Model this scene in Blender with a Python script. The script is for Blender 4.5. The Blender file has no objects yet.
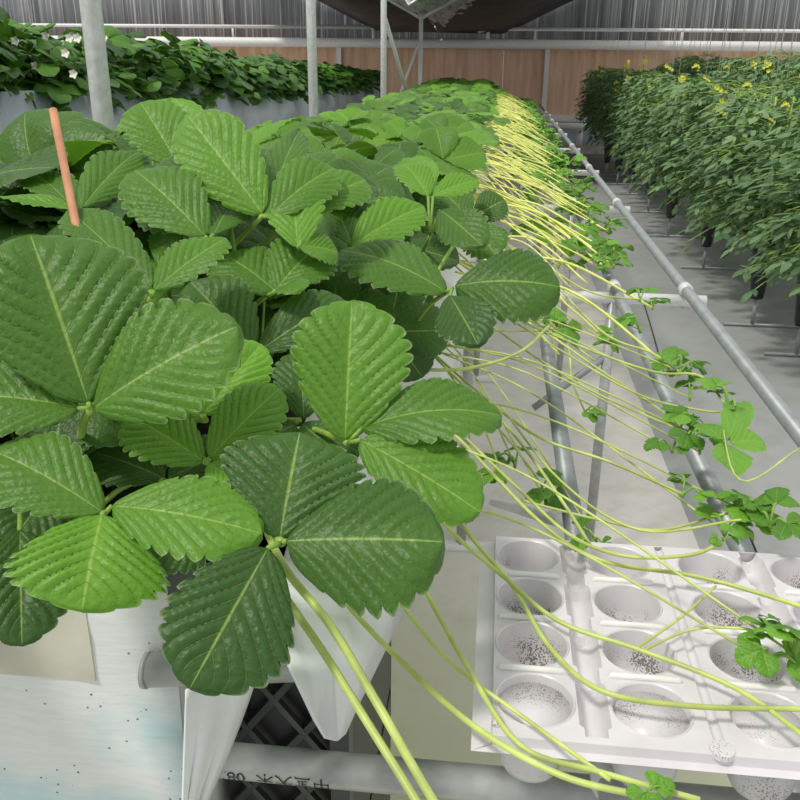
import bpy, math, random
from mathutils import Vector, Matrix
random.seed(7)
PI = math.pi
sc = bpy.context.scene
COL = sc.collection
# ------------------------------------------------------------------ camera
F = 870.0
CAM = Vector((0, 0, 1.25))
PITCH = math.atan(342 / F); YAW = math.atan(100 / F * math.cos(PITCH)); ROLL = math.radians(0.6)
fwd_h = Vector((-math.sin(YAW), math.cos(YAW), 0)); UP0 = Vector((0, 0, 1))
c_f = fwd_h * math.cos(PITCH) - UP0 * math.sin(PITCH)
c_r = Vector((math.cos(YAW), math.sin(YAW), 0)); c_u = c_r.cross(c_f)
r2 = c_r * math.cos(ROLL) + c_u * math.sin(ROLL); u2 = c_u * math.cos(ROLL) - c_r * math.sin(ROLL)
c_r, c_u = r2, u2
cam = bpy.data.cameras.new('camera'); cam.lens = 36 * F / 800; cam.sensor_width = 36; cam.clip_start = 0.01
co = bpy.data.objects.new('camera', cam); COL.objects.link(co)
m = Matrix((c_r, c_u, -c_f)).transposed().to_4x4(); m.translation = CAM; co.matrix_world = m
sc.camera = co
def ray(px, py):
    return c_f + c_r * ((px - 400) / F) + c_u * ((400 - py) / F)
def PD(px, py, d): return CAM + ray(px, py) * d               # at depth d in metres
def PZ(px, py, z):                                            # on the level z
    r = ray(px, py); return CAM + r * ((z - CAM.z) / r.z)
def PY_(px, py, Y):
    r = ray(px, py); return CAM + r * (Y / r.y)
def proj(p):
    v = p - CAM; d = v.dot(c_f)
    return (400 + F * v.dot(c_r) / d, 400 - F * v.dot(c_u) / d, d)

# ------------------------------------------------------------------ materials
SW = 3.0
class NT:
    def __init__(s, name):
        s.m = bpy.data.materials.new(name); s.m.use_nodes = True; s.t = s.m.node_tree
        s.b = s.t.nodes['Principled BSDF']; s.out = s.t.nodes['Material Output']
    def n(s, typ, **k):
        nd = s.t.nodes.new(typ)
        for a, v in k.items(): setattr(nd, a, v)
        return nd
    def l(s, a, b): s.t.links.new(a, b)
    def math(s, op, a, b=None, c=None, clamp=False):
        nd = s.n('ShaderNodeMath', operation=op); nd.use_clamp = clamp
        for i, v in enumerate((a, b, c)):
            if v is None: continue
            if hasattr(v, 'links'): s.l(v, nd.inputs[i])
            else: nd.inputs[i].default_value = v
        return nd.outputs[0]
    def mix(s, fac, a, b, blend='MIX'):
        nd = s.n('ShaderNodeMix', data_type='RGBA', blend_type=blend)
        for i, v in ((0, fac), (6, a), (7, b)):
            if hasattr(v, 'links'): s.l(v, nd.inputs[i])
            else: nd.inputs[i].default_value = v if i == 0 else (*v, 1)
        return nd.outputs[2]
    def ramp(s, fac, stops):
        nd = s.n('ShaderNodeValToRGB'); e = nd.color_ramp.elements
        while len(e) < len(stops): e.new(0.5)
        for i, (p, c) in enumerate(stops):
            e[i].position = p; e[i].color = (*c, 1) if len(c) == 3 else c
        s.l(fac, nd.inputs[0]); return nd.outputs[0]
    def noise(s, scale, detail=3, vec=None, rough=0.5):
        nd = s.n('ShaderNodeTexNoise'); nd.inputs['Scale'].default_value = scale
        nd.inputs['Detail'].default_value = detail; nd.inputs['Roughness'].default_value = rough
        if vec is not None: s.l(vec, nd.inputs['Vector'])
        return nd.outputs['Fac']
    def coord(s, kind='Object', scale=None):
        o = s.n('ShaderNodeTexCoord').outputs[kind]
        if scale:
            mp = s.n('ShaderNodeMapping'); mp.inputs['Scale'].default_value = scale; s.l(o, mp.inputs['Vector']); o = mp.outputs[0]
        return o
    def bump(s, h, strength, dist=0.01):
        nd = s.n('ShaderNodeBump'); nd.inputs['Strength'].default_value = strength; nd.inputs['Distance'].default_value = dist
        s.l(h, nd.inputs['Height']); s.l(nd.outputs[0], s.b.inputs['Normal']); return nd
    def set(s, **k):
        for a, v in k.items():
            i = s.b.inputs[a.replace('_', ' ')]
            if hasattr(v, 'links'): s.l(v, i)
            else: i.default_value = (*v, 1) if isinstance(v, tuple) else v
        return s.m

def simple(name, col, rough=0.5, metal=0.0, nscale=20, namt=0.12, bump=0.0):
    n = NT(name); f = n.noise(nscale, 4, n.coord())
    d = tuple(max(0, c * (1 - namt * 2.0)) for c in col); b = tuple(min(1, c * (1 + namt)) for c in col)
    n.set(Base_Color=n.ramp(f, [(0.3, d), (0.7, b)]), Roughness=rough, Metallic=metal)
    if bump: n.bump(f, bump, 0.002)
    return n.m

def leaf_material(name, dark, bright, vein, veinamt=0.50, gloss=0.41, trans=0.24, nv=8.0):
    n = NT(name)
    uv = n.n('ShaderNodeUVMap'); uv.uv_map = 'UVMap'
    sx = n.n('ShaderNodeSeparateXYZ'); n.l(uv.outputs[0], sx.inputs[0])
    S = sx.outputs[0]; T = n.math('ABSOLUTE', n.math('MULTIPLY_ADD', sx.outputs[1], 2.0, -1.0))
    ph = n.math('SUBTRACT', n.math('MULTIPLY', S, nv), n.math('MULTIPLY', T, SW if nv > 6 else SW * .6))
    fr = n.math('ABSOLUTE', n.math('SUBTRACT', n.math('FRACT', n.math('ADD', ph, 20.0)), 0.5))   # .5 on a vein
    sv = n.n('ShaderNodeMapRange', interpolation_type='SMOOTHSTEP'); n.l(fr, sv.inputs[0])
    sv.inputs[1].default_value = 0.43; sv.inputs[2].default_value = 0.5
    mr = n.n('ShaderNodeMapRange', interpolation_type='SMOOTHSTEP'); n.l(T, mr.inputs[0])
    mr.inputs[1].default_value = 0.032; mr.inputs[2].default_value = 0.010
    side = n.math('MULTIPLY', n.math('MULTIPLY', sv.outputs[0], n.math('SUBTRACT', 1.0, n.math('MULTIPLY', T, 0.6))), n.math('MULTIPLY', n.math('SUBTRACT', 0.96, S), 7.0, clamp=True))
    v = n.math('MAXIMUM', n.math('MULTIPLY', side, 0.55), n.math('MULTIPLY', mr.outputs[0], 1.0), clamp=True)
    v = n.math('MULTIPLY', v, veinamt)
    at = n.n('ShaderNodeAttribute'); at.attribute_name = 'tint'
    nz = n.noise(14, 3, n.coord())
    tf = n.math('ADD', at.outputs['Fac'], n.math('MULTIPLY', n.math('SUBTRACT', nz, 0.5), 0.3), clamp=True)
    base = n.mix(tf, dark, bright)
    c = n.mix(v, base, vein)
    geo = n.n('ShaderNodeNewGeometry')
    c = n.mix(n.math('MULTIPLY', geo.outputs['Backfacing'], 0.55), c, tuple(0.5 * x + y * 0.5 for x, y in zip((0.20, 0.42, 0.14), bright)))
    edge = n.n('ShaderNodeMapRange'); n.l(T, edge.inputs[0]); edge.inputs[1].default_value = 0.965; edge.inputs[2].default_value = 1.0
    c = n.mix(n.math('MULTIPLY', edge.outputs[0], 0.35), c, (0.55, 0.65, 0.42))
    fine = n.noise(520, 2, n.coord())
    vo = n.n('ShaderNodeTexVoronoi'); vo.inputs['Scale'].default_value = 230; vo.feature = 'SMOOTH_F1'; n.l(n.coord(), vo.inputs['Vector'])
    h = n.math('SUBTRACT', n.math('MULTIPLY', fine, 0.4), n.math('MULTIPLY', vo.outputs['Distance'], 1.1))
    h = n.math('SUBTRACT', h, n.math('MULTIPLY', side, 0.8))
    n.bump(h, 0.6, 0.0014)
    n.set(Base_Color=c, Roughness=gloss)
    n.b.inputs['Specular IOR Level'].default_value = 0.40
    tr = n.n('ShaderNodeBsdfTranslucent'); n.l(n.mix(1.0, c, (1.0, 1.0, 0.35), 'MULTIPLY'), tr.inputs[0])
    ms = n.n('ShaderNodeMixShader'); ms.inputs[0].default_value = trans
    n.l(n.b.outputs[0], ms.inputs[1]); n.l(tr.outputs[0], ms.inputs[2]); n.l(ms.outputs[0], n.out.inputs[0])
    return n.m

M = {}
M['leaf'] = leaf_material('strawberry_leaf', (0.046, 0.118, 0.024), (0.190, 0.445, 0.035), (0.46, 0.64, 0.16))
M['leaf_shaded'] = leaf_material('strawberry_leaf_shaded', (0.026, 0.088, 0.018), (0.115, 0.290, 0.035), (0.26, 0.46, 0.10), trans=0.15)  # leaf colours darkened to carry the shade over the left row
M['leaf_small'] = leaf_material('plantlet_leaf', (0.070, 0.210, 0.020), (0.210, 0.480, 0.050), (0.42, 0.66, 0.15), nv=5.0)
M['tomato'] = leaf_material('tomato_leaf', (0.060, 0.135, 0.055), (0.240, 0.380, 0.170), (0.25, 0.38, 0.16), gloss=0.55, trans=0.12, veinamt=0.3)
M['stem'] = simple('green_stem', (0.36, 0.55, 0.10), 0.45, nscale=30, namt=0.2)
M['runner'] = simple('runner_stem', (0.58, 0.70, 0.19), 0.4, nscale=25, namt=0.18)
M['runner_sunlit'] = simple('runner_stem_sunlit', (0.88, 0.97, 0.25), 0.45, nscale=25, namt=0.12)  # brighter copy of the runner colour, strong sunlight painted into it
M['galv'] = simple('galvanised_steel', (0.72, 0.74, 0.73), 0.38, 0.05, 60, 0.08)
M['rail'] = simple('dull_grey_pipe', (0.34, 0.37, 0.38), 0.42, 0.2, 40, 0.08)
M['pipe_grey'] = simple('weathered_steel', (0.44, 0.46, 0.45), 0.36, 0.15, 50, 0.10)
M['whitepaint'] = simple('white_pipe', (0.86, 0.86, 0.84), 0.45, 0, 30, 0.04)
M['black'] = simple('black_plastic', (0.012, 0.014, 0.014), 0.4, 0, 30, 0.2)
M['lattice'] = simple('black_lattice', (0.040, 0.045, 0.045), 0.35, 0, 30, 0.2)
M['wood'] = simple('cane_wood', (0.62, 0.30, 0.16), 0.6, 0, 40, 0.15)
M['flower'] = simple('yellow_flower', (0.80, 0.80, 0.10), 0.5, 0, 30, 0.1)
M['petal'] = simple('white_petal', (0.9, 0.9, 0.8), 0.5, 0, 30, 0.05)
M['ink'] = simple('black_ink', (0.015, 0.015, 0.015), 0.6, 0, 30, 0.1)
M['twine'] = simple('white_twine', (0.80, 0.80, 0.78), 0.7, 0, 60, 0.08)
M['soil'] = simple('dark_substrate', (0.035, 0.028, 0.02), 0.95, 0, 60, 0.5, 0.8)
M['crown'] = simple('brown_crown', (0.25, 0.10, 0.05), 0.7, 0, 60, 0.2)

def film_mat():
    n = NT('stained_white_film'); co_ = n.coord()
    f = n.noise(7, 4, co_); g = n.noise(3, 2, co_); fine = n.noise(1.0, 4, n.coord('Object', (30, 30, 260)))
    base = n.mix(n.ramp(f, [(0.47, (0, 0, 0)), (0.66, (1, 1, 1))]), (0.88, 0.90, 0.89), (0.50, 0.76, 0.80))
    base = n.mix(n.math('MULTIPLY', n.ramp(g, [(0.55, (0, 0, 0)), (0.75, (1, 1, 1))]), 0.5), base, (0.74, 0.72, 0.52))
    vo = n.n('ShaderNodeTexVoronoi'); vo.inputs['Scale'].default_value = 110; n.l(co_, vo.inputs['Vector'])
    pick = n.math('GREATER_THAN', n.noise(30, 1, co_), 0.52)
    spot = n.math('MULTIPLY', n.math('LESS_THAN', vo.outputs['Distance'], 0.13), pick)
    base = n.mix(n.math('MULTIPLY', spot, 0.8), base, (0.08, 0.06, 0.05))
    base = n.mix(n.math('MULTIPLY', n.math('SUBTRACT', fine, 0.4), 0.45, clamp=True), base, (0.42, 0.44, 0.43))
    n.set(Base_Color=base, Roughness=0.45); n.bump(fine, 0.25, 0.002); return n.m
M['film'] = film_mat()
M['film_plain'] = simple('white_film', (0.87, 0.89, 0.88), 0.4, 0, 12, 0.07)
M['film_shaded'] = simple('shaded_trough_film', (0.47, 0.54, 0.58), 0.45, 0, 5, 0.12, 0.3)  # white film with bluish shade worked into its colour

def tray_mat():
    n = NT('tray_plastic'); co_ = n.coord()
    ge = n.n('ShaderNodeNewGeometry'); at = n.n('ShaderNodeAttribute'); at.attribute_name = 'tint'
    sp = n.n('ShaderNodeTexVoronoi'); sp.inputs['Scale'].default_value = 620; n.l(co_, sp.inputs['Vector'])
    patch = n.noise(26, 3, co_)
    thr = n.math('MULTIPLY', n.math('MULTIPLY', at.outputs['Fac'], n.math('SUBTRACT', patch, 0.40, clamp=True)), 2.6)
    dirt = n.math('LESS_THAN', sp.outputs['Distance'], thr)
    base = n.mix(n.ramp(patch, [(0.35, (0, 0, 0)), (0.75, (1, 1, 1))]), (0.74, 0.72, 0.745), (0.64, 0.62, 0.63))
    base = n.mix(n.math('MULTIPLY', dirt, 0.8), base, (0.10, 0.07, 0.05))
    n.set(Base_Color=base, Roughness=0.35); return n.m
M['tray'] = tray_mat()

def floor_mat(name, c0, c1, stain, samt, puddle=False):
    n = NT(name); co_ = n.coord()
    a = n.noise(1.3, 5, co_); b = n.noise(9, 5, co_, 0.65); w = n.noise(1.0, 3, n.coord('Object', (260, 30, 1)))
    base = n.mix(n.ramp(a, [(0.35, (0, 0, 0)), (0.65, (1, 1, 1))]), c0, c1)
    base = n.mix(n.math('MULTIPLY', n.ramp(b, [(0.48, (0, 0, 0)), (0.72, (1, 1, 1))]), samt), base, stain)
    if puddle:      # algae-stained patch beneath the bench end
        sx = n.n('ShaderNodeSeparateXYZ'); n.l(co_, sx.inputs[0])
        e = n.n('ShaderNodeMapRange', interpolation_type='SMOOTHSTEP'); n.l(n.math('ADD', sx.outputs[1], n.math('MULTIPLY', b, 0.6)), e.inputs[0])
        e.inputs[1].default_value = 2.5; e.inputs[2].default_value = 1.5
        base = n.mix(n.math('MULTIPLY', e.outputs[0], 0.8), base, (0.56, 0.59, 0.36))
    n.set(Base_Color=base, Roughness=0.6); n.bump(n.math('ADD', b, n.math('MULTIPLY', w, 0.4)), 0.15, 0.004); return n.m
M['floor'] = floor_mat('grey_floor', (0.31, 0.32, 0.32), (0.38, 0.39, 0.385), (0.20, 0.21, 0.20), 0.35)
M['sheet'] = floor_mat('pale_floor_strip', (0.74, 0.72, 0.66), (0.82, 0.79, 0.73), (0.46, 0.47, 0.30), 0.45, True)

def pad_mat():
    n = NT('cooling_pad_cellulose'); a = n.noise(1.0, 4, n.coord('Object', (14, 14, 1.2))); w = n.n('ShaderNodeTexWave')
    w.inputs['Scale'].default_value = 40; w.inputs['Distortion'].default_value = 1.5; w.bands_direction = 'Z'
    n.l(n.coord(), w.inputs['Vector'])
    base = n.ramp(a, [(0.3, (0.68, 0.42, 0.27)), (0.55, (0.86, 0.58, 0.40)), (0.75, (0.90, 0.70, 0.54))])
    base = n.mix(n.math('MULTIPLY', w.outputs['Fac'], 0.22), base, (0.50, 0.28, 0.19))
    n.set(Base_Color=base, Roughness=0.9); return n.m
M['pad'] = pad_mat()
def plastic_wall_mat():
    n = NT('weathered_plastic_film')
    a = n.noise(1.0, 5, n.coord('Object', (11, 11, 0.35)), 0.7); b = n.noise(1.0, 3, n.coord('Object', (45, 45, 0.5)))
    base = n.ramp(a, [(0.30, (0.10, 0.11, 0.12)), (0.5, (0.23, 0.24, 0.26)), (0.72, (0.45, 0.47, 0.49))])
    base = n.mix(n.ramp(b, [(0.56, (0, 0, 0)), (0.68, (1, 1, 1))]), base, (0.66, 0.67, 0.68))
    n.set(Base_Color=base, Roughness=0.35); return n.m
M['plastic'] = plastic_wall_mat()
M['curtain'] = simple('dark_shade_cloth', (0.030, 0.036, 0.040), 0.55, 0, 6, 0.35)
def silver_mat():
    n = NT('crinkled_silver_film'); a = n.noise(1.0, 4, n.coord('Object', (14, 2.0, 14)), 0.7)
    n.set(Base_Color=n.ramp(a, [(0.35, (0.25, 0.27, 0.27)), (0.55, (0.8, 0.82, 0.8)), (0.7, (0.95, 0.95, 0.95))]), Roughness=0.3, Metallic=0.15)
    n.bump(a, 0.8, 0.03); return n.m
M['silver'] = silver_mat()

# ------------------------------------------------------------------ mesh builder
class MB:
    def __init__(s): s.v = []; s.f = []; s.uv = []; s.t = []
    def add(s, verts, faces, uvs=None, tint=0.5):
        o = len(s.v); s.v += [tuple(v) for v in verts]
        s.f += [tuple(i + o for i in f) for f in faces]
        s.uv += uvs if uvs else [(0.5, 0.5)] * len(verts)
        s.t += tint if isinstance(tint, list) else [tint] * len(verts)
        return s
    def box(s, lo, hi, M4=None):
        x0, y0, z0 = lo; x1, y1, z1 = hi
        vs = [Vector(p) for p in ((x0,y0,z0),(x1,y0,z0),(x1,y1,z0),(x0,y1,z0),(x0,y0,z1),(x1,y0,z1),(x1,y1,z1),(x0,y1,z1))]
        if M4: vs = [M4 @ v for v in vs]
        return s.add(vs, [(0,3,2,1),(4,5,6,7),(0,1,5,4),(1,2,6,5),(2,3,7,6),(3,0,4,7)])
    def tube(s, pts, r, seg=8, cap=True, tint=0.5, hollow=False):
        pts = [Vector(p) for p in pts]; n = len(pts); rs = r if isinstance(r, (list, tuple)) else [r] * n
        vs = []; ref = None
        for i, p in enumerate(pts):
            t = (pts[min(i + 1, n - 1)] - pts[max(i - 1, 0)]).normalized()
            if ref is None: ref = t.orthogonal().normalized()
            a = (ref - t * ref.dot(t))
            a = a.normalized() if a.length > 1e-6 else t.orthogonal().normalized()
            ref = a; b = t.cross(a)
            for k in range(seg):
                an = 2 * PI * k / seg; vs.append(p + (a * math.cos(an) + b * math.sin(an)) * rs[i])
        fs = [(i*seg+k, i*seg+(k+1)%seg, (i+1)*seg+(k+1)%seg, (i+1)*seg+k) for i in range(n-1) for k in range(seg)]
        if cap and not hollow: fs += [tuple(reversed(range(seg))), tuple(range((n-1)*seg, n*seg))]
        s.add(vs, fs, None, tint)
        return s
    def sheet(s, rows, tint=0.5):
        nr, nc = len(rows), len(rows[0])
        vs = [p for r in rows for p in r]
        fs = [(i*nc+j, i*nc+j+1, (i+1)*nc+j+1, (i+1)*nc+j) for i in range(nr-1) for j in range(nc-1)]
        return s.add(vs, fs, [(i/(nr-1), j/(nc-1)) for i in range(nr) for j in range(nc)], tint)
    def mesh(s, name, mat, smooth=True):
        me = bpy.data.meshes.new(name); me.from_pydata(s.v, [], s.f)
        mats = mat if isinstance(mat, list) else [mat]
        for q in mats: me.materials.append(q)
        ul = me.uv_layers.new(name='UVMap')
        buf = []
        for p in me.loops: buf += s.uv[p.vertex_index]
        ul.data.foreach_set('uv', buf)
        at = me.attributes.new('tint', 'FLOAT', 'POINT'); at.data.foreach_set('value', s.t)
        me.polygons.foreach_set('use_smooth', [smooth] * len(me.polygons)); me.update()
        return me
    def obj(s, name, mat, parent=None, smooth=True, pivot=None, solid=0):
        if pivot is not None:
            pv = Vector(pivot); s.v = [tuple(Vector(v) - pv) for v in s.v]
        o = link(name, s.mesh(name, mat, smooth), parent)
        if pivot is not None: o.location = pivot if parent is None else Vector(pivot) - parent.location
        elif parent is not None: o.location = -parent.location
        if solid:
            md = o.modifiers.new('thickness', 'SOLIDIFY'); md.thickness = solid; md.offset = 0
        return o
def link(name, data, parent=None):
    o = bpy.data.objects.new(name, data); COL.objects.link(o)
    if parent is not None: o.parent = parent
    return o
def tag(o, label=None, cat=None, group=None, kind=None):
    if label: o['label'] = label
    if cat: o['category'] = cat
    if group: o['group'] = group
    if kind: o['kind'] = kind
    return o
def thing(name, loc, label, cat, group=None):
    o = bpy.data.objects.new(name, None); COL.objects.link(o); o.location = loc; o.empty_display_size = 0.05
    return tag(o, label, cat, group)
def curve(pts, n=6):
    """Catmull-Rom through the points"""
    P = [Vector(p) for p in pts]
    if len(P) < 3: return [P[0].lerp(P[-1], i / n) for i in range(n + 1)]
    P = [P[0] * 2 - P[1]] + P + [P[-1] * 2 - P[-2]]; out = []
    for i in range(1, len(P) - 2):
        a, b, c, d = P[i-1:i+3]
        for k in range(n):
            t = k / n
            out.append(0.5 * ((2*b) + (c-a)*t + (2*a-5*b+4*c-d)*t*t + (-a+3*b-3*c+d)*t*t*t))
    out.append(P[-2]); return out

# ------------------------------------------------------------------ leaflets
NV = 8.0
def leaflet(mb, base, along, normal, W, fold=0.25, arch=0.10, rs=44, cs=9, pleat=0.035, tint=0.5, tooth=0.12, seed=0, edge=0.0, asym=0.0, nv=NV):
    rnd = random.Random(seed)
    L = along.length; y = along / L
    n = (normal - y * normal.dot(y)).normalized(); x = y.cross(n)
    vs = []; uv = []; wob = rnd.uniform(0, 6.28); wa = rnd.uniform(0.01, 0.035); tw = rnd.uniform(-.12, .12)
    nc = 2 * cs + 1
    for i in range(rs + 1):
        s = i / rs
        e = math.sin(PI * s ** 1.05); w0 = W * 0.5 * (max(e, 0) ** 0.50) * 1.0
        
        for j in range(-cs, cs + 1):
            t = j / cs; T = abs(t)
            ph = s * nv - T * (SW if nv > 6 else SW * .6) + 20
            fr = ph - math.floor(ph)
            # teeth: each ends near a vein
            tt = abs(math.cos(PI * fr)) ** 0.6
            ww = w0 * (1 + (asym if t > 0 else -asym))
            hw = ww * (1 + (tooth * (tt - 0.6) if T > 0.999 else 0.0))
            if T > 0.999: pass
            xx = t * hw
            sweep = 0.16 * T * W * math.sin(PI * s) + (0.055 * W * tt if T > 0.999 else 0)
            yy = s * L + sweep * (1 - s * 0.9)
            bul = math.sin(PI * fr) ** 0.6 if 0 < fr < 1 else 0
            zz = T * ww * math.tan(fold) * (1 - 0.35 * T) + arch * L * 4 * s * (1 - s) * 0.6 - edge * W * T * T * T
            zz += pleat * W * (bul - .4) * min(1, T * 3) * (1 - 0.3 * T) * (math.sin(PI * s) ** 0.5 if 0 < s < 1 else 0) * min(1, max(0, (0.97 - s) * 7))
            zz += wa * L * math.sin(wob + 7 * s + 2.2 * t) * T + tw * xx * s
            vs.append(base + x * xx + y * yy + n * zz); uv.append((s, t * 0.5 + 0.5))
    fs = [(i*nc+j, i*nc+j+1, (i+1)*nc+j+1, (i+1)*nc+j) for i in range(rs) for j in range(nc - 1)]
    mb.add(vs, fs, uv, tint)

def tri_leaf(mb, top, d, n, size, seed, lod=0, tint=0.5, stemfrom=None, nv=NV):
    """three leaflets around the petiole top; d = direction of the middle leaflet"""
    rnd = random.Random(seed); d = d.normalized(); n = (n - d * n.dot(d)).normalized(); x = d.cross(n)
    rs, cs = ((30, 6), (16, 3), (8, 2))[lod]
    for k, a in enumerate((0, 1.25, -1.25)):
        a += rnd.uniform(-.15, .15)
        dr = (d * math.cos(a) + x * math.sin(a) + n * rnd.uniform(-.35, .1)).normalized()
        nn = (n + x * math.sin(a) * rnd.uniform(0, .35) + Vector((rnd.uniform(-.15, .15), rnd.uniform(-.15, .15), 0))).normalized()
        L = size * (1.0 if k == 0 else 0.92) * rnd.uniform(.9, 1.08)
        leaflet(mb, top + dr * size * 0.04, dr * L, nn, L * rnd.uniform(.86, .98), fold=rnd.uniform(.1, .42), arch=rnd.uniform(.02, .2),
                rs=rs, cs=cs, tint=max(0, min(1, tint + rnd.uniform(-.12, .12))), seed=seed * 7 + k, edge=rnd.uniform(0, .12),
                tooth=(0.12 if nv > 6 else .22) if lod < 2 else 0.0, pleat=0.04 if lod < 2 else 0.03, nv=nv)
    if stemfrom is not None:
        c = curve([stemfrom, stemfrom.lerp(top, .5) + Vector((0, 0, .012)), top], 4 if lod < 2 else 2)
        mb.tube(c, 0.0020, 5 if lod < 2 else 3, cap=False, tint=1.0)

# ================================================================== SETTING
b = MB(); b.sheet([[(x, y, 0) for x in (-11, -3, 0, 3, 8)] for y in (-2, 2, 6, 10, 14.6)])
tag(b.obj('floor', M['floor']), kind='structure')
b = MB(); b.box((-1.0, 0.1, 0.001), (0.60, 13.0, 0.006))
tag(b.obj('floor_strip', M['sheet']), 'pale stained strip of floor under the near bench', 'ground sheet')  # pale stained strip laid over the grey floor
WY = 14.5
b = MB(); b.box((-11, WY, 1.42), (8, WY + .05, 3.4))
tag(b.obj('wall_back', M['plastic']), kind='structure')
b = MB(); b.box((-11, WY - .02, 0), (8, WY + .06, 0.42))
tag(b.obj('trim_1', M['film_shaded']), kind='structure')
# cooling pads between the posts
for i in range(26):
    x = -9 + .6 * i
    b = MB(); b.box((x + .001, WY - .06, 0.45), (x + .599, WY + .06, 1.42))
    tag(b.obj('cooling_pad', M['pad'], smooth=False), 'brown corrugated cooling pad set in the back wall', 'cooling pad', 'cooling pads along the back wall')
for x, lab in ((0.66, 'white upright post in front of the brown pads beyond the aisle end'), (3.9, 'white upright post behind the tomato plants'), (-2.55, 'white upright post in the back wall beyond the left row')):
    b = MB(); b.box((x - .035, WY - .14, 0.42), (x + .035, WY - .07, 1.40)); b.tube([(x, WY - .17, 1.44), (x, WY - .06, 1.44)], .025)
    tag(b.obj('wall_post', M['whitepaint'], smooth=False), lab, 'post')
t = thing('water_pipe', (0, WY - .2, 1.46), 'thick white water pipe running along the top of the brown pads', 'pipe')
b = MB(); b.tube([(-11, WY - .2, 1.46), (8, WY - .2, 1.46)], .068, 14); b.obj('pipe', M['whitepaint'], t)
t = thing('spray_pipe', (0, WY - .2, 1.64), 'thin white pipe above the thick one on the back wall', 'pipe')
b = MB(); b.tube([(-11, WY - .2, 1.68), (-.93, WY - .2, 1.68)], .026, 8)
b.tube([(-.25, WY - .2, 1.48), (-.25, WY - .2, 1.64), (-.22, WY - .2, 1.67), (8, WY - .2, 1.67)], .026, 8); b.obj('pipe', M['whitepaint'], t)
for x in (-4.2, -2.0, .45, 2.6, 4.8):
    b = MB(); b.tube([(x, WY - .2, 1.5), (x, WY - .2, 1.66)], .02, 6); b.obj('pipe_riser', M['whitepaint'], t)
for x, lab in ((-4.4, 'leftmost thin upright bar against the streaked plastic'), (-2.45, 'thin upright bar against the plastic, near the dark curtain'), (1.9, 'thin upright bar against the plastic above the tomatoes')):
    b = MB(); b.tube([(x, WY - .05, 1.7), (x, WY - .05, 3.2)], .022, 8)
    tag(b.obj('film_bar', M['whitepaint']), lab, 'bar')
# far-end gutter, lower pipe and curb
t = thing('pad_gutter', (0, WY - .1, .42), 'white water gutter under the brown cooling pads', 'gutter')
b = MB(); b.box((-6, WY - .22, .36), (6, WY - .06, .45)); b.obj('trough', M['whitepaint'], t, smooth=False)
t = thing('drain_pipe', (1.0, 13.9, .3), 'short white pipe with elbow at the end of the aisle', 'pipe')
b = MB(); b.tube([(.45, 13.9, .32), (1.35, 13.9, .32)], .05, 10); b.obj('pipe', M['whitepaint'], t)
b = MB(); b.tube([(1.2, 13.9, .34), (1.2, 13.9, .02)], .045, 10); b.obj('elbow', M['whitepaint'], t)
b = MB(); b.box((-.3, 13.1, 0), (2.2, 13.35, .09)); tag(b.obj('concrete_curb', simple('pale_curb', (.72, .64, .6), .8), smooth=False), 'pale pinkish curb across the far end of the aisle', 'curb')
# roof valley
def ztop(x): return 1.60 + max(0, abs(x + .95) - .95) * 0.42 + abs(x + .95) * .02
for sgn, lab in ((-1, 'dark shade cloth sloping up to the left under the roof'), (1, 'dark shade cloth sloping up to the right under the roof')):
    rows = []
    for i in range(17):
        y = 8.9 + i * (WY - .08 - 8.9) / 16; row = []
        for j in range(13):
            x = -1.0 + sgn * (.01 + j * 2.9 / 12); row.append((x, y, ztop(x) + (WY - y) * .065 + .015 * math.sin(y * 6 + x * 3)))
        rows.append(row)
    b = MB(); b.sheet(rows); tag(b.obj('shade_cloth', M['curtain'], solid=.004), lab, 'shade cloth')
b = MB(); rows = []
for i in range(40):
    y = 8.3 + i * .15; row = []
    for j in range(12):
        x = -1.15 + j * .075; row.append((x, y, 1.72 + .10 * abs(j - 4) / 4 + .03 * math.sin(i * 1.7 + j) + .02 * math.sin(j * 2.6 + i * .6) + (y - 8.3) * -.004))
    rows.append(row)
b.sheet(rows); tag(b.obj('silver_film', M['silver'], solid=.004), 'crinkled silver film bundled under the roof valley', 'film')
b = MB(); b.tube([(1.35, WY - .3, 2.28), (.1, WY - .3, 1.78), (-.4, WY - .3, 1.62)], .022, 8)
tag(b.obj('rafter', M['galv']), 'slanting steel rafter on the right of the dark roof valley', 'rafter')
b = MB(); b.tube([(-3.4, WY - .3, 2.28), (-1.6, WY - .3, 1.75)], .022, 8)
tag(b.obj('rafter', M['galv']), 'slanting steel rafter on the left of the dark roof valley', 'rafter')
# poles
for (px, Y, r, top, lab) in ((100, 1.93, .0225, 3.0, 'thickest steel pole, rising from the leaves at upper left'),
                        (313, 4.3, .0225, 3.0, 'second steel pole from the left, rising behind the foliage'),
                        (383.5, 6.8, .0225, 3.0, 'third steel pole from the left with a slanting brace'),
                        (420, 9.8, .0225, 1.66, 'farthest steel pole, topped by a forked brace')):
    p = PY_(px, 90, Y); t = thing('steel_pole', (p.x, p.y, 0), lab, 'pole')
    b = MB(); b.tube([(p.x, p.y, 0), (p.x, p.y, top)], r, 14); b.obj('shaft', M['galv'], t)
    if Y > 9:
        for sg in (-1, 1):
            b = MB(); b.tube([(p.x, p.y, 1.63), (p.x + sg * .47, p.y - .05, 1.88)], .016, 8); b.obj('fork_arm', M['galv'], t)
        b = MB(); b.tube([(p.x - .01, p.y - .05, 1.42), (p.x - .24, p.y - .3, .75)], .014, 8); b.obj('brace', M['galv'], t)
    if 6 < Y < 9:
        b = MB(); b.tube([(p.x, p.y, 1.55), (p.x + .14, p.y + .9, .8)], .014, 8); b.obj('brace', M['galv'], t)

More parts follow.
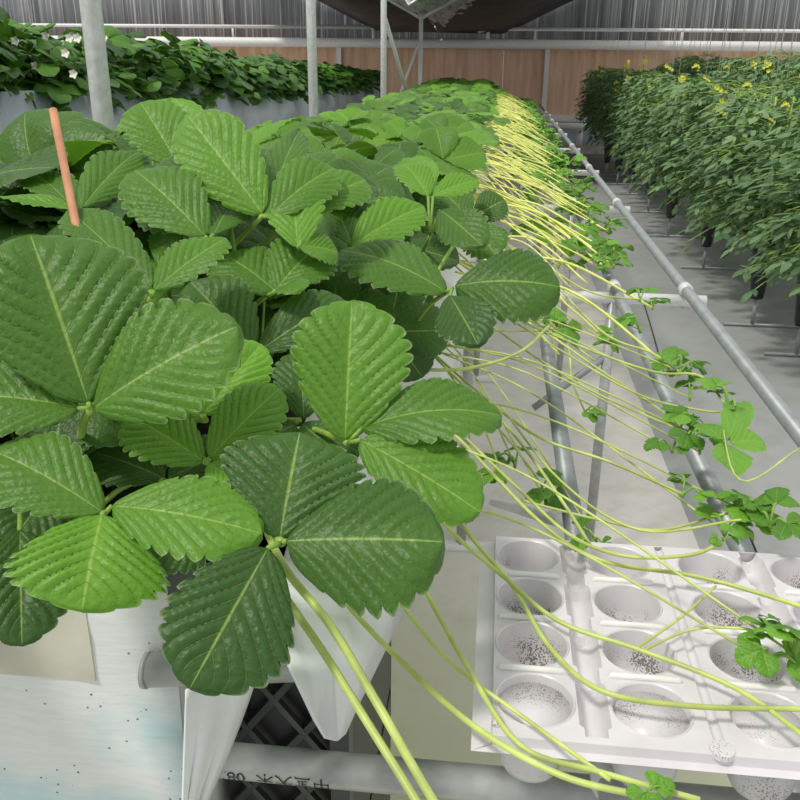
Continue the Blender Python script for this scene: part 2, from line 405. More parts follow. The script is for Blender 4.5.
# ================================================================== BENCH FRAME
ZR = 1.25 - .50
RX = []
for px, py in ((573, 520), (728, 522), (760, 384)):
    RX.append(PZ(px, py, ZR).x)
fr = thing('bench_frame', (0.2, .5, 0), 'grey steel pipe frame carrying the runners beside the near bench', 'pipe frame')
for k, x in enumerate(RX):
    rr = .0125 if k == 2 else .0120
    y0 = .40
    b = MB(); b.tube([(x, y0, ZR), (x, 11.0, ZR)], rr, 14); b.obj('rail', M['rail'], fr)
YC = [PZ(400, 776, 1.25 - .5265).y, 2.06, 3.40, 4.55, 5.7, 6.9, 8.1, 9.3, 10.5]
z_c = ZR - .0265
for i, y in enumerate(YC):
    p0 = -.55 if i else -.34
    b = MB(); b.tube([(p0, y, z_c), (RX[2] + .05, y, z_c)] if i else [(PZ(186, 770, z_c).x, y, z_c), (RX[2] + .35, y, z_c)], .0140, 16)
    cb = b.obj('crossbar', M['pipe_grey'] if i == 0 else M['whitepaint'], fr)
    if i == 0: first_cb = cb
    for x in RX:
        bb = MB(); bb.tube([(x - .020, y, ZR), (x + .020, y, ZR)], .0165, 10) if False else bb.tube([(x, y - .018, ZR), (x, y + .018, ZR)], .0160, 12)
        bb.tube([(x, y, ZR), (x, y, z_c - .018)], .006, 6); bb.obj('pipe_clamp', M['galv'], fr)
XL = PZ(613, 297, z_c).x
for i, y in enumerate(YC[1:6]):
    for x in (-.30, -.05, XL):
        b = MB(); b.tube([(x, y, 0.03), (x, y, z_c)], .013, 10); b.obj('leg', M['pipe_grey'], fr)
    b = MB(); b.tube([(-.45, y, .02), (.04, y, .02)], .016, 8); b.obj('foot_bar', M['whitepaint'], fr)
    b = MB(); b.tube([(XL, y, .58), (RX[0] + .01, y - .02, .40 if i else .44)], .009, 8); b.obj('brace', M['rail'], fr)
for y0, y1 in ((1.0, 2.0),):
    b = MB(); b.tube([(.10, y0, ZR - .05), (.03, y1 + .3, .03)], .010, 8); b.obj('brace', M['galv'], fr)
# lettering printed on the near crossbar, upside down to the camera
def printed(text, x_c, y, z, R, size, ang):
    cu = bpy.data.curves.new('print', 'FONT'); cu.body = text; cu.size = size; cu.align_x = 'CENTER'; cu.align_y = 'CENTER'
    to = bpy.data.objects.new('print', cu); COL.objects.link(to)
    dg = bpy.context.evaluated_depsgraph_get(); me = bpy.data.meshes.new_from_object(to.evaluated_get(dg))
    bpy.data.objects.remove(to)
    import bmesh
    bm = bmesh.new(); bm.from_mesh(me); bmesh.ops.triangulate(bm, faces=bm.faces[:])
    for v in bm.verts:
        X = -v.co.x; a = ang + v.co.y / R            # turned upside down
        v.co = Vector((x_c + X, y - math.cos(a) * (R + .0003), z - math.sin(a) * (R + .0003)))
    bm.to_mesh(me); bm.free()
    me.materials.clear(); me.materials.append(M['ink'])
    o = link('printed_lettering', me, first_cb); tag(o, 'black printed lettering on the pipe'); return o
print_obj = printed('中国大禾  08/168', PZ(262, 775, z_c).x, YC[0], z_c, .0140, .0150, .18)
print_obj.location = (0, 0, 0)

# drip tube on the aisle floor
b = MB(); b.tube(curve([PZ(*q, .009) for q in ((760, 560), (742, 522), (712, 480), (692, 440), (668, 385), (652, 330), (640, 290))]), .0030, 6)
tag(b.obj('drip_tube', M['black']), 'thin black tube lying along the aisle floor', 'tube')

# ================================================================== NEAR TROUGH
tr = thing('growing_trough', (-.45, .56, .4), 'long white film-lined trough of the near bench', 'trough')
TY0, TY1 = .545, 10.6; TZ = .915
XR = PY_(172, 640, TY0).x
b = MB()
rows = []
for i in range(9):
    rows.append([(-.80 + (XR + .80) * j / 14, TY0 + .004 * math.sin(j * 1.3 + i), TZ - .02 - i * .055 ) for j in range(15)])
b.sheet(rows); b.obj('end_panel', M['film'], tr, solid=.004)
b = MB(); b.box((-.80, TY0 + .01, .50), (XR - .006, TY1, .815)); b.obj('side_film', M['film_plain'], tr, smooth=False)
b = MB(); rows = [[(x, y, TZ - .04 + .012 * math.sin(x * 31 + y * 13) + random.uniform(-.004, .004)) for x in [-.78 + k * .048 for k in range(int((XR + .86) / .048) + 1)]] for y in [TY0 + .02 + k * .1 for k in range(100)]]
b.sheet(rows); b.obj('substrate', M['soil'], tr)
b = MB(); ap = [PD(0, 560, .53), PD(92, 556, .545), PD(88, 672, .545), PD(0, 678, .53)]
pt = [(-0.79, TY0 - .004, ap[1].z)]
x1, zz0, zz1 = PY_(88, 620, TY0 - .004).x, PY_(88, 560, TY0).z, PY_(86, 676, TY0).z
b.box((-.80, TY0 - .006, zz1), (x1, TY0 - .003, zz0)); tp = b.obj('tape_patch', simple('yellowed_tape', (.70, .68, .56), .35, 0, 18, .08), tr, smooth=False); tp['label'] = 'yellowed patch of tape'
# lateral pipe under the rim, its open end showing
pz = PY_(170, 672, TY0 - .012)
b = MB(); b.tube([(PY_(147, 672, TY0 - .012).x, pz.y, pz.z), (-.09, pz.y + .03, pz.z)], .0135, 18, hollow=False)
b.tube([(PY_(147, 672, TY0 - .012).x - .0015, pz.y, pz.z), (PY_(147, 672, TY0 - .012).x + .002, pz.y, pz.z)], .0143, 18)
b.obj('rim_pipe', M['pipe_grey'], tr)
# hanging film flap right of the panel
rows = []
for i in range(15):
    v = i / 14; row = []
    for j in range(13):
        u = j / 12
        top = PD(186 + 82 * u, 690 - 52 * u ** 1.5, .545 + .05 * u)
        bot = PD(179 + 24 * u, 820, .60 + .02 * u)
        p = top.lerp(bot, v)
        q = PD(186 + 80 * u - 62 * u * v ** 1.25 - 4 * v, 690 - 52 * u ** 1.5 + (130 + 52 * u ** 1.5) * v, .545 + .05 * u + .03 * v)
        q += Vector((0, .006 * math.sin(u * 14) * (0.3 + v), 0)); row.append(q)
    rows.append(row)
b = MB(); b.sheet(rows); b.obj('film_flap', M['film_plain'], tr, solid=.0015)
# skirt / gutter along the right side with slanted near end
zi, zf, zo = 1.25 - .375, 1.25 - .40, 1.25 - .435
I0, F0, O0 = PZ(266, 615, zi), PZ(318, 712, zf), PZ(346, 728, zo)
T0 = PZ(330, 742, zo)
xi, xf, xo = PZ(300, 480, zi).x, PZ(370, 556, zf).x, PZ(463, 350, zo).x
rows = [[PZ(344, 734, zo), PZ(337, 741, zo), PZ(325, 738, zo), PZ(314, 718, zf), I0 - Vector((0, .002, 0))]]
sec = []
for y in (0.02, .10, .25, .6, 1.0, 2.0, 3.0, 4.5, 6, 8, 10):
    k = min(1, y / .25)
    o = Vector((O0.x + (xo - O0.x) * k, O0.y + y, zo)); f = Vector((F0.x + (xf - F0.x) * k, F0.y + .03 + y, zf)); ii = Vector((I0.x + (xi - I0.x) * k, I0.y + .02 + y, zi))
    rows.append([o, o.lerp(f, .5) + Vector((.004, 0, .004)), f, f.lerp(ii, .5) - Vector((0, 0, .006)), ii])
b = MB(); b.sheet(rows); b.obj('side_gutter', M['film_plain'], tr, solid=.003)
b = MB(); b.tube([(xf - .01, .75, zf - .02), (xf - .01, 10.5, zf - .02)], .012, 10); b.obj('trough_rail', M['galv'], tr)

# crates under the trough
cx0, cx1 = XR + .003, PY_(343, 745, .62).x
for k, (z0, lab) in enumerate(((.415, 'black lattice crate under the trough, upper of the stack'), (.005, 'black lattice crate under the trough, lower one on the floor'))):
    t = thing('plastic_crate', ((cx0 + cx1) / 2, .8, z0), lab, 'crate', 'black crates under the bench end')
    y0, y1, z1 = .62, 1.0, z0 + (.375 if k == 0 else .405)
    b = MB()
    for a in ((cx0, y0 + .02, z0), ): pass
    b.box((cx0, y0 + .02, z0), (cx1, y1, z0 + .008)); b.box((cx0, y0 + .02, z0), (cx0 + .006, y1, z1)); b.box((cx1 - .006, y0, z0), (cx1, y1, z1))
    b.box((cx0, y1 - .006, z0), (cx1, y1, z1)); b.box((cx0, y0 + .018, z0), (cx1, y0 + .022, z1 - .02)); b.obj('body', M['black'], t, smooth=False)
    b = MB(); w = (cx1 - cx0) / 2.2
    for d in (-1, 1):
        for q in range(-4, 9):
            xa = cx0 + q * w / 1.0; xb = xa + d * (z1 - z0) * .75
            A = Vector((xa, y0 + .008, z0)); B = Vector((xb, y0 + .008, z1))
            # clip to the face
            def cl(A, B):
                t0, t1 = 0, 1
                dx = B.x - A.x
                if abs(dx) < 1e-6: return (A, B) if cx0 <= A.x <= cx1 else None
                ta, tb = sorted(((cx0 - A.x) / dx, (cx1 - A.x) / dx)); t0 = max(0, ta); t1 = min(1, tb)
                return (A.lerp(B, t0), A.lerp(B, t1)) if t1 - t0 > .02 else None
            c = cl(A, B)
            if c: b.tube(c, .0045, 4)
    b.obj('lattice', M['lattice'], t, smooth=False)
    b = MB()
    for zz in (z0, z1 - .016): b.box((cx0 - .004, y0 - .002, zz), (cx1 + .004, y0 + .02, zz + .016))
    b.box((cx1 - .012, y0 - .002, z0), (cx1 + .006, y0 + .02, z1)); b.obj('rim', M['lattice'], t, smooth=False)

# cane
a_, c_ = PD(53, 110, .78), PD(80, 245, .735)
d_ = (c_ - a_).normalized()
b = MB(); b.tube([a_, c_ + d_ * .16], .0038, 8); tag(b.obj('wooden_cane', M['wood'], pivot=c_ + d_ * .16), 'thin brown wooden cane standing among the strawberry leaves', 'cane')

# ================================================================== SEEDLING TRAY
TZt = 1.25 - .42
c1 = PZ(535, 700, TZt); c2 = PZ(657, 706, TZt); c3 = PZ(768, 712, TZt)
cN = PZ(520, 556, TZt)
pitchx = (c3.x - c1.x) / 2; colx = [c1.x, c1.x + pitchx, c3.x]
colx.append(c3.x + pitchx); 
rowy = [c1.y + (cN.y - c1.y) * k / 3 for k in range(4)]
py_ = rowy[1] - rowy[0]
tray = thing('seedling_tray', (colx[1], c1.y, TZt - .06), 'white plastic seedling tray with round dirty cups under the runners', 'seedling tray')
R0 = pitchx * .335; chan = (0, 2)
b = MB()
NSEG = 32
def cell(cx, cy, hx, hy, ztop, R, depth):
    ring_sq = []
    for k in range(NSEG):
        a = 2 * PI * k / NSEG; c, s_ = math.cos(a), math.sin(a); q = 1 / max(abs(c), abs(s_))
        ring_sq.append((cx + c * q * hx, cy + s_ * q * hy, ztop))
    prof = [(R * 1.07, 0), (R * 1.04, .0012), (R, .0002), (R * .97, -.004), (R * .9, -depth * .6), (R * .85, -depth * .92), (R * .78, -depth), (R * .3, -depth), (.0006, -depth)]
    vs = list(ring_sq); ti = [0.12] * NSEG
    for r, z in prof:
        for k in range(NSEG):
            a = 2 * PI * k / NSEG; vs.append((cx + r * math.cos(a), cy + r * math.sin(a) * 1.0, ztop + z)); ti.append(.12 if z > -.01 else (1.0 if z < -depth * .5 else .7))
    n = len(prof) + 1
    fs = [(i*NSEG+k, i*NSEG+(k+1)%NSEG, (i+1)*NSEG+(k+1)%NSEG, (i+1)*NSEG+k) for i in range(n-1) for k in range(NSEG)]
    b.add(vs, fs, None, ti)
ymin = rowy[0] - py_ * .60; ymax = rowy[3] + py_ * .52
chw = pitchx * .135
edges = []
for ci, cx in enumerate(colx):
    for cy in rowy:
        cell(cx, cy, pitchx * .5 - (chw if True else 0), py_ * .5, TZt, R0, .036)
# channels between columns: semicircular notched gutter (0-1, 2-3) or shallow groove (1-2)
for ci in range(len(colx)):
    xm = colx[ci] + pitchx / 2
    deep = ci in (0, 2)
    rows = []
    N = 96
    for i in range(N + 1):
        y = rowy[0] - py_ / 2 + i * (4 * py_) / N
        fr = ((y - rowy[0]) / py_ + .5) % 1
        dp = (.010 + .008 * (abs(fr - .5) < .40)) if deep else .004
        w = chw * (1.0 if (abs(fr - .5) < .36) else .72) if deep else chw * .35
        row = [(xm - chw, y, TZt)]
        for j in range(9):
            u = -1 + j / 4; row.append((xm + u * w, y, TZt - dp * math.sqrt(max(0, 1 - u * u))))
        row.append((xm + chw, y, TZt)); rows.append(row)
    b.sheet(rows, tint=0.25)
x0, x1 = colx[0] - pitchx / 2 + chw, colx[-1] + pitchx / 2 + chw
ya, yb = rowy[0] - py_ / 2, rowy[3] + py_ / 2
# rim border with turned-down lip
def lip(pts): b.sheet(pts, tint=.1)
E = .008
lip([[(x, ya, TZt) for x in (x0, x1)], [(x, ymin, TZt) for x in (x0, x1)], [(x, ymin - .001, TZt - .007) for x in (x0, x1)], [(x, ymin - .006, TZt - .009) for x in (x0 - E - .006, x1 + E)]])
lip([[(x, yb, TZt) for x in (x0, x1)], [(x, ymax, TZt) for x in (x0, x1)], [(x, ymax + .003, TZt - .012) for x in (x0, x1)]])
lip([[(x0, y, TZt) for y in (ymin, ymax)], [(x0 - .001, y, TZt - .007) for y in (ymin, ymax)], [(x0 - E - .006, y, TZt - .009) for y in (ymin - .006, ymax)]])
lip([[(x1, y, TZt) for y in (ymin, ymax)], [(x1 + E, y, TZt) for y in (ymin, ymax)], [(x1 + E + .003, y, TZt - .012) for y in (ymin, ymax)]])
ts = b.obj('tray_sheet', M['tray'], tray); ts.data.set_sharp_from_angle(angle=math.radians(35))
for ci, cx in enumerate(colx):        # raised ribs between the rows
    for k in range(3):
        y = rowy[k] + py_ / 2; hw = pitchx * .30; b = MB()
        b.tube([(cx - hw - .003, y, TZt - .001), (cx - hw, y, TZt + .0015), (cx + hw, y, TZt + .0015), (cx + hw + .003, y, TZt - .001)], [.001, .0026, .0026, .001], 8); b.obj('rib', M['whitepaint'], tray)
b = MB(); xb = colx[1] + pitchx / 2
b.tube([(xb, ya - .002, TZt - .002), (xb, ya - .002, TZt + .0016), (xb, ya - .002, TZt + .002)], [.0085, .008, .0005], 20); b.obj('boss', M['tray'], tray, smooth=False); b = MB(); b.tube([(colx[0] - pitchx * .33, rowy[0] - py_ * .42, TZt - .001), (colx[0] - pitchx * .33, rowy[0] - py_ * .42, TZt + .003)], .004, 14)
b.obj('boss', M['tray'], tray)
for ci, cx in enumerate(colx):
    for ri, cy in enumerate(rowy):
        if ri > 0: continue
        b = MB(); b.tube([(cx, cy, TZt - .006), (cx, cy, TZt - .05), (cx, cy, TZt - .056), (cx, cy, TZt - .057)], [R0 * 1.02, R0 * .84, R0 * .74, .001], 28); b.obj('cup', M['tray'], tray)
# a second tray beyond the right edge would be out of view

# ================================================================== HERO STRAWBERRY PLANTS
# each leaf: junction (px,py,depth), stem foot; leaflets: base, tip (px,py,depth), width px, fold, arch, tint, normal tilt
Z_S = TZ - .03
HERO_C = []
def nrm(at, tilt=(0, 0, 0), up=.55):
    v = (CAM - at).normalized() * (1 - up) + Vector((0, 0, 1)) * up
    return (v + Vector(tilt)).normalized()
def hero_leaf(plant, junction, leaflets, stem_r=.0024, foot=None):
    J = PD(*junction)
    foot = foot if foot is not None else plant.location.copy()
    mid = J.lerp(foot, .45) + Vector((0, 0, .015))
    b = MB(); b.tube(curve([J, mid, foot], 6), stem_r, 8, tint=1.0)
    lf = b.obj('leaf', M['stem'], plant)
    lf.location = J - plant.location; me = lf.data
    for v in me.vertices: v.co -= J
    for i, L in enumerate(leaflets):
        (bx, by, bd), (tx, ty, td), wpx = L[:3]; k = L[3] if len(L) > 3 else {}
        A, B = PD(bx, by, bd), PD(tx, ty, td); dm = (bd + td) / 2
        nn = nrm(A, k.get('tilt', (0, 0, 0)), k.get('up', .45))
        W = wpx / F * dm
        q = MB(); leaflet(q, A, B - A, nn, W, fold=k.get('fold', .22), arch=k.get('arch', .08), rs=64, cs=12, tint=k.get('tint', .5),
                          seed=int(bx * 3 + ty), edge=k.get('edge', .05), asym=k.get('asym', 0), pleat=k.get('pleat', .056), tooth=k.get('tooth', .16), nv=NV)
        if (A - J).length > .004: q.tube([J, A], .0018, 6, tint=1.0)
        o = q.obj('leaflet', M['leaf'], None); o.parent = lf
        for v in o.data.vertices: v.co -= J
        HERO_C.append(((bx + tx) / 2, (by + ty) / 2, min(bd, td), max(abs(bx - tx), abs(by - ty), wpx) * .5))
    return lf
def plant(x, y, label, name='strawberry_plant', group='strawberry plants of the near bench'):
    return thing(name, (x, y, Z_S), label, 'strawberry plant', group)

p_left = plant(-.36, .66, 'strawberry plant with the largest pleated leaf at the left picture edge')
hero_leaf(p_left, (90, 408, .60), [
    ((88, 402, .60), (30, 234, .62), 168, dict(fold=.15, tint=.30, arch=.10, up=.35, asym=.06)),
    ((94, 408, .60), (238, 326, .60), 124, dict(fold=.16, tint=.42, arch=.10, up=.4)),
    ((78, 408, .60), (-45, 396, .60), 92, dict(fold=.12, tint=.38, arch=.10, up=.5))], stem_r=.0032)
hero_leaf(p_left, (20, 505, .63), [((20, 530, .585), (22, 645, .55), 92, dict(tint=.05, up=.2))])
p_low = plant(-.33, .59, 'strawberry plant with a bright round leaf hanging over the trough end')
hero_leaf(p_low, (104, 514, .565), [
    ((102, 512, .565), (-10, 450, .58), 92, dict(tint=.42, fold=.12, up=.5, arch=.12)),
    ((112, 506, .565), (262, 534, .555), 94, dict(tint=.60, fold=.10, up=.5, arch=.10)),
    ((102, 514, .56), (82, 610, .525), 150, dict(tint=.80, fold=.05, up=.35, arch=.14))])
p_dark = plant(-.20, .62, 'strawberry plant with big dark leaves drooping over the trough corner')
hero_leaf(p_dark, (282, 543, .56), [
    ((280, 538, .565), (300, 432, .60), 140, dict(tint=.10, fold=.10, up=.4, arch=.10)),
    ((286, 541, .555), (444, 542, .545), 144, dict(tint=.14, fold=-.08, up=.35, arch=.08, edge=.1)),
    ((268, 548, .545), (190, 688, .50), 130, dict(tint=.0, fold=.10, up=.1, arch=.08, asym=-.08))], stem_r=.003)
hero_leaf(p_low, (165, 480, .70), [
    ((163, 478, .70), (92, 452, .72), 66, dict(tint=.15, up=.5)), ((168, 478, .70), (236, 452, .72), 60, dict(tint=.2, up=.5)),
    ((165, 484, .69), (160, 560, .64), 76, dict(tint=.12, up=.4))])
hero_leaf(p_low, (70, 470, .72), [((72, 470, .72), (128, 440, .73), 50, dict(tint=.15, up=.5)), ((60, 478, .71), (10, 545, .66), 70, dict(tint=.1, up=.4))])
hero_leaf(p_dark, (225, 520, .66), [((222, 516, .66), (150, 566, .62), 66, dict(tint=.08, up=.45)), ((232, 516, .66), (262, 460, .68), 60, dict(tint=.1, up=.4))])
p_mid = plant(-.22, .78, 'strawberry plant with an upright bright leaf in the middle of the foreground')
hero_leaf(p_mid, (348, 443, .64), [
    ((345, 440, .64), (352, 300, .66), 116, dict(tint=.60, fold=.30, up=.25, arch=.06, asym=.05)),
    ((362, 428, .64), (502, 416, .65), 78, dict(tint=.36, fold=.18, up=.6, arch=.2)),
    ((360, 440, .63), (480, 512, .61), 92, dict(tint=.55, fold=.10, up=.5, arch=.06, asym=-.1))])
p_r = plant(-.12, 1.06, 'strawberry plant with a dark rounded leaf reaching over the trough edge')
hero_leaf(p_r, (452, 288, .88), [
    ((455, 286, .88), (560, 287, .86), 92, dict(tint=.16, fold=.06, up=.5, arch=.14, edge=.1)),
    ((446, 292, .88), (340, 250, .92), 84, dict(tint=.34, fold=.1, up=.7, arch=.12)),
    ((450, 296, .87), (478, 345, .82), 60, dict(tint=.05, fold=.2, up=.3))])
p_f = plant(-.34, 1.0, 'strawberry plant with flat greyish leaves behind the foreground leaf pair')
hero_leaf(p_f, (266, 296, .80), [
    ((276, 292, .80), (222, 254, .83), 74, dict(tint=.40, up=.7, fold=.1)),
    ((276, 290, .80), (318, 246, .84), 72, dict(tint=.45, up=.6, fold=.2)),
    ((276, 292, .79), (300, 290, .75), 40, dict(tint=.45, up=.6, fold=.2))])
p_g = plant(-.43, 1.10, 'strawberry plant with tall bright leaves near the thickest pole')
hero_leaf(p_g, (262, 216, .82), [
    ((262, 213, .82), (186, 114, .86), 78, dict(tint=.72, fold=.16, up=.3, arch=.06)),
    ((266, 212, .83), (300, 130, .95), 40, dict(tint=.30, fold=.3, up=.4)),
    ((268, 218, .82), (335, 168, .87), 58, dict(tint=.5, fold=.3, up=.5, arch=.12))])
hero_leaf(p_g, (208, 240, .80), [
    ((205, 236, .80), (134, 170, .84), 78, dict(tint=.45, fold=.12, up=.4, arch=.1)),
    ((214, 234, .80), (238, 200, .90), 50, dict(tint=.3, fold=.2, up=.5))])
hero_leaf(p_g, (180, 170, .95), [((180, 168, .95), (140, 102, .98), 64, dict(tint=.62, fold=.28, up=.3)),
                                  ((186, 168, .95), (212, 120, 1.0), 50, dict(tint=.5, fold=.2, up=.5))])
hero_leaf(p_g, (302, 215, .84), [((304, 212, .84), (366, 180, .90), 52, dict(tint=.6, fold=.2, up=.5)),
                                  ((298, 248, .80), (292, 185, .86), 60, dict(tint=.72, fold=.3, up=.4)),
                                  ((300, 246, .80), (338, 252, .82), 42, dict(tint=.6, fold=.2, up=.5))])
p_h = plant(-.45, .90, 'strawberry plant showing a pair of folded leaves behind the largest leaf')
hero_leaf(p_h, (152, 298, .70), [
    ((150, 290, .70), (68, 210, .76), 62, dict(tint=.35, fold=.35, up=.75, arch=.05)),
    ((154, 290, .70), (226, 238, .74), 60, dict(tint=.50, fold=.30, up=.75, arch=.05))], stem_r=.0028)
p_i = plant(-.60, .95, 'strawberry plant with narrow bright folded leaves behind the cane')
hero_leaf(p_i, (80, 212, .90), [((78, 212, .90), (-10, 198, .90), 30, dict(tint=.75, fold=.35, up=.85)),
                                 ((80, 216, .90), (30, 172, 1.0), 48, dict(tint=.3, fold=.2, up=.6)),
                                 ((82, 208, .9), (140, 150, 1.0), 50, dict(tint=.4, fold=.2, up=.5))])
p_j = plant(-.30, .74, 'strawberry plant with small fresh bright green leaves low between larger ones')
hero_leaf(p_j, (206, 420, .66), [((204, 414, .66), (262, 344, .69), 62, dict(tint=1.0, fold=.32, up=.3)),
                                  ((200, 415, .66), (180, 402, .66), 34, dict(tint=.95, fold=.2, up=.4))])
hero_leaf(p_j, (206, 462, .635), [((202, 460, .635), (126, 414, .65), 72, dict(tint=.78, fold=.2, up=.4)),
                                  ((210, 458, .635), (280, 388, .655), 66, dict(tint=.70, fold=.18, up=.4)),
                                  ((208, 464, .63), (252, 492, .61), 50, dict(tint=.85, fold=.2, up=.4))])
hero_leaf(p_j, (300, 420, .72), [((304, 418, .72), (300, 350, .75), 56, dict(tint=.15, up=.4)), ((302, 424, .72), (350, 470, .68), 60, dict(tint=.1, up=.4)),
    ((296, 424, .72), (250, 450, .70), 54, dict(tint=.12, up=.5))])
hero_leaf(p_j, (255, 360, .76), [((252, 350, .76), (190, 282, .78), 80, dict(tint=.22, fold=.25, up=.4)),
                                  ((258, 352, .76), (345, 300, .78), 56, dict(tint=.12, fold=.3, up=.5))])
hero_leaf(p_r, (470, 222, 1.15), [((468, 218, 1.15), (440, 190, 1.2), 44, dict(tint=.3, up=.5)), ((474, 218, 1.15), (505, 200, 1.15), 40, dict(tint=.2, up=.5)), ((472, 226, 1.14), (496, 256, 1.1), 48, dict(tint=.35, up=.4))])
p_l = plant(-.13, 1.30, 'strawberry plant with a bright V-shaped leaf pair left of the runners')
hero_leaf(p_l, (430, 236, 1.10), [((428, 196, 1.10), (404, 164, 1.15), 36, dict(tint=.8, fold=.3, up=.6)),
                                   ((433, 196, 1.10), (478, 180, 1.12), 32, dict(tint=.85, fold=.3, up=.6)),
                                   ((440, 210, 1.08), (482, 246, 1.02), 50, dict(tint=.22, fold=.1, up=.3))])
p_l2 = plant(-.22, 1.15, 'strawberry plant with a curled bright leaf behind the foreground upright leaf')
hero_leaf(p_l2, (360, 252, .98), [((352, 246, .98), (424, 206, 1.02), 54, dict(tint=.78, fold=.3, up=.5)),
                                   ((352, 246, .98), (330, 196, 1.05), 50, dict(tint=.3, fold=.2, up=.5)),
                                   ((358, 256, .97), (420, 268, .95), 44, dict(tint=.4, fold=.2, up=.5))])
HEROES = [p_left, p_low, p_dark, p_mid, p_r, p_f, p_g, p_h, p_i, p_j, p_l, p_l2]

# ------------------------------------------------------------------ plant variants for the rest
def leaf_variant(seed, lod):
    """one leaf: petiole from origin, height about .2; bends outward along +X"""
    rnd = random.Random(seed); b = MB(); H = rnd.uniform(.15, .22); out = rnd.uniform(.05, .14)
    top = Vector((out, 0, H)); d = Vector((1, rnd.uniform(-.3, .3), rnd.uniform(-.35, .25)))
    n = Vector((rnd.uniform(.0, .5), rnd.uniform(-.2, .2), 1))
    tri_leaf(b, top, d, n, rnd.uniform(.085, .115), seed, lod, rnd.uniform(.0, .95), Vector((0, 0, 0)))
    return b.mesh('leaf', M['leaf'])
LV = [leaf_variant(100 + k, 0) for k in range(7)]
LV1 = [leaf_variant(200 + k, 1) for k in range(7)]
def plant_mesh(seed, nleaf, mat, zlo=.6, zhi=1.0, size=1.0):
    rnd = random.Random(seed); b = MB()
    for k in range(nleaf):
        a = rnd.uniform(0, 2 * PI); H = rnd.uniform(zlo, zhi) * .24; out = rnd.uniform(.02, .17)
        top = Vector((math.cos(a) * out, math.sin(a) * out, H * (1 - out * 1.2)))
        d = Vector((math.cos(a), math.sin(a), rnd.uniform(-.5, .3))); n = Vector((math.cos(a) * rnd.uniform(-.3, 1.1) + rnd.uniform(-.5, .5), math.sin(a) * rnd.uniform(-.3, 1.1) + rnd.uniform(-.5, .5), 1))
        tri_leaf(b, top, d, n, size * rnd.uniform(.07, .10), seed * 50 + k, 2, rnd.uniform(.0, 1.0), Vector((0, 0, 0)))
    return b.mesh('strawberry_plant', mat)
PV = [plant_mesh(300 + k, 11, M['leaf']) for k in range(6)]
PV2 = [plant_mesh(400 + k, 28, M['leaf_shaded'], .30, 1.4, 1.0) for k in range(6)]
def plantlet_mesh(seed, lod=0):
    rnd = random.Random(seed); b = MB()
    for k in range(rnd.choice((2, 3, 3))):
        a = rnd.uniform(0, 2 * PI); l = rnd.uniform(.012, .035)
        top = Vector((math.cos(a) * l, math.sin(a) * l, rnd.uniform(.008, .03)))
        tri_leaf(b, top, Vector((math.cos(a), math.sin(a), rnd.uniform(-.5, .4))), Vector((0, -.3, 1)), rnd.uniform(.022, .036), seed * 9 + k, lod, rnd.uniform(.2, .9), Vector((0, 0, 0)), nv=5.0)
    b.tube([(0, 0, -.006), (0, 0, .006)], .003, 6, tint=1)
    return b.mesh('plantlet', M['leaf_small'])
PL = [plantlet_mesh(500 + k) for k in range(8)]

def env_h(y): return min(.31, .035 + .046 * y)          # depth of canopy top below eye level, near to far
def hero_blocks(p, r=0.05):
    x, y, d = proj(p)
    if d < .05: return True
    if d < .50: return True
    for hx, hy, hd, hr in HERO_C:
        if (x - hx) ** 2 + (y - hy) ** 2 < (hr + r * F / d) ** 2 and d < hd + .07: return True
    return False
ncount = 0
right_plants = []
rr = random.Random(11)
for iy in range(51):
    y = .62 + iy * .205
    for ix, x in enumerate((-.62, -.42, -.22)):
        xx = x + rr.uniform(-.04, .04); yy = y + rr.uniform(-.05, .05) + (ix % 2) * .1
        if yy > 10.4: continue
        base = Vector((xx, yy, Z_S))
        htop = 1.25 - env_h(yy) - Z_S       # allowed height above the substrate
        if yy < 3.0:
            lods = LV if yy < 1.6 else LV1
            lab = 'leafy strawberry plant in the crowded stretch just behind the foreground leaves' if yy < 1.6 else 'strawberry plant in the middle stretch of the near bench'
            t = thing('strawberry_plant', base, lab, 'strawberry plant', 'strawberry plants of the near bench, ' + ('front' if yy < 1.6 else 'middle') + ' stretch')
            nl = 30 if yy < 1.6 else 16; made = 0
            for k in range(nl):
                a = rr.uniform(0, 2 * PI); s = max(.3, min(1.7, htop / .24)) * (rr.uniform(.62, .98) if k < 15 else rr.uniform(.38, .6))
                sz = max(.75, min(1.15, s))
                # taller plants get longer petioles: scale Z
                me = rr.choice(lods)
                R = Matrix.Rotation(a, 4, 'Z')
                tipv = base + (R @ Vector((.14 * sz, 0, .19 * s)))
                mid = base + (R @ Vector((.06 * sz, 0, .19 * s)))
                if yy < 1.6 and (hero_blocks(tipv) or hero_blocks(mid)): continue
                if tipv.x > (-.02 if yy < 1.3 else .05): continue
                o = link('leaf', me, t); o.rotation_euler = (Matrix.Rotation(rr.uniform(-.15, .95), 3, 'X') @ Matrix.Rotation(rr.uniform(-.4, .3), 3, 'Y') @ Matrix.Rotation(a, 3, 'Z')).to_euler(); o.scale = (sz, sz, s if s > sz else sz * .9 if False else max(s, .5))
                made += 1
            if made == 0: bpy.data.objects.remove(t); continue
            ncount += 1
        else:
            t = link('strawberry_plant', rr.choice(PV)); t.location = base; t.rotation_euler = (Matrix.Rotation(rr.uniform(.05, .4), 3, 'X') @ Matrix.Rotation(rr.uniform(0, 6.28), 3, 'Z')).to_euler(); s = rr.uniform(.9, 1.1)
            t.scale = (s, s, max(.55, min(1.1, htop / .27)))
            tag(t, 'small distant strawberry plant in the far stretch of the near bench', 'strawberry plant', 'strawberry plants of the near bench, far stretch')
        if ix == 2: right_plants.append(t)

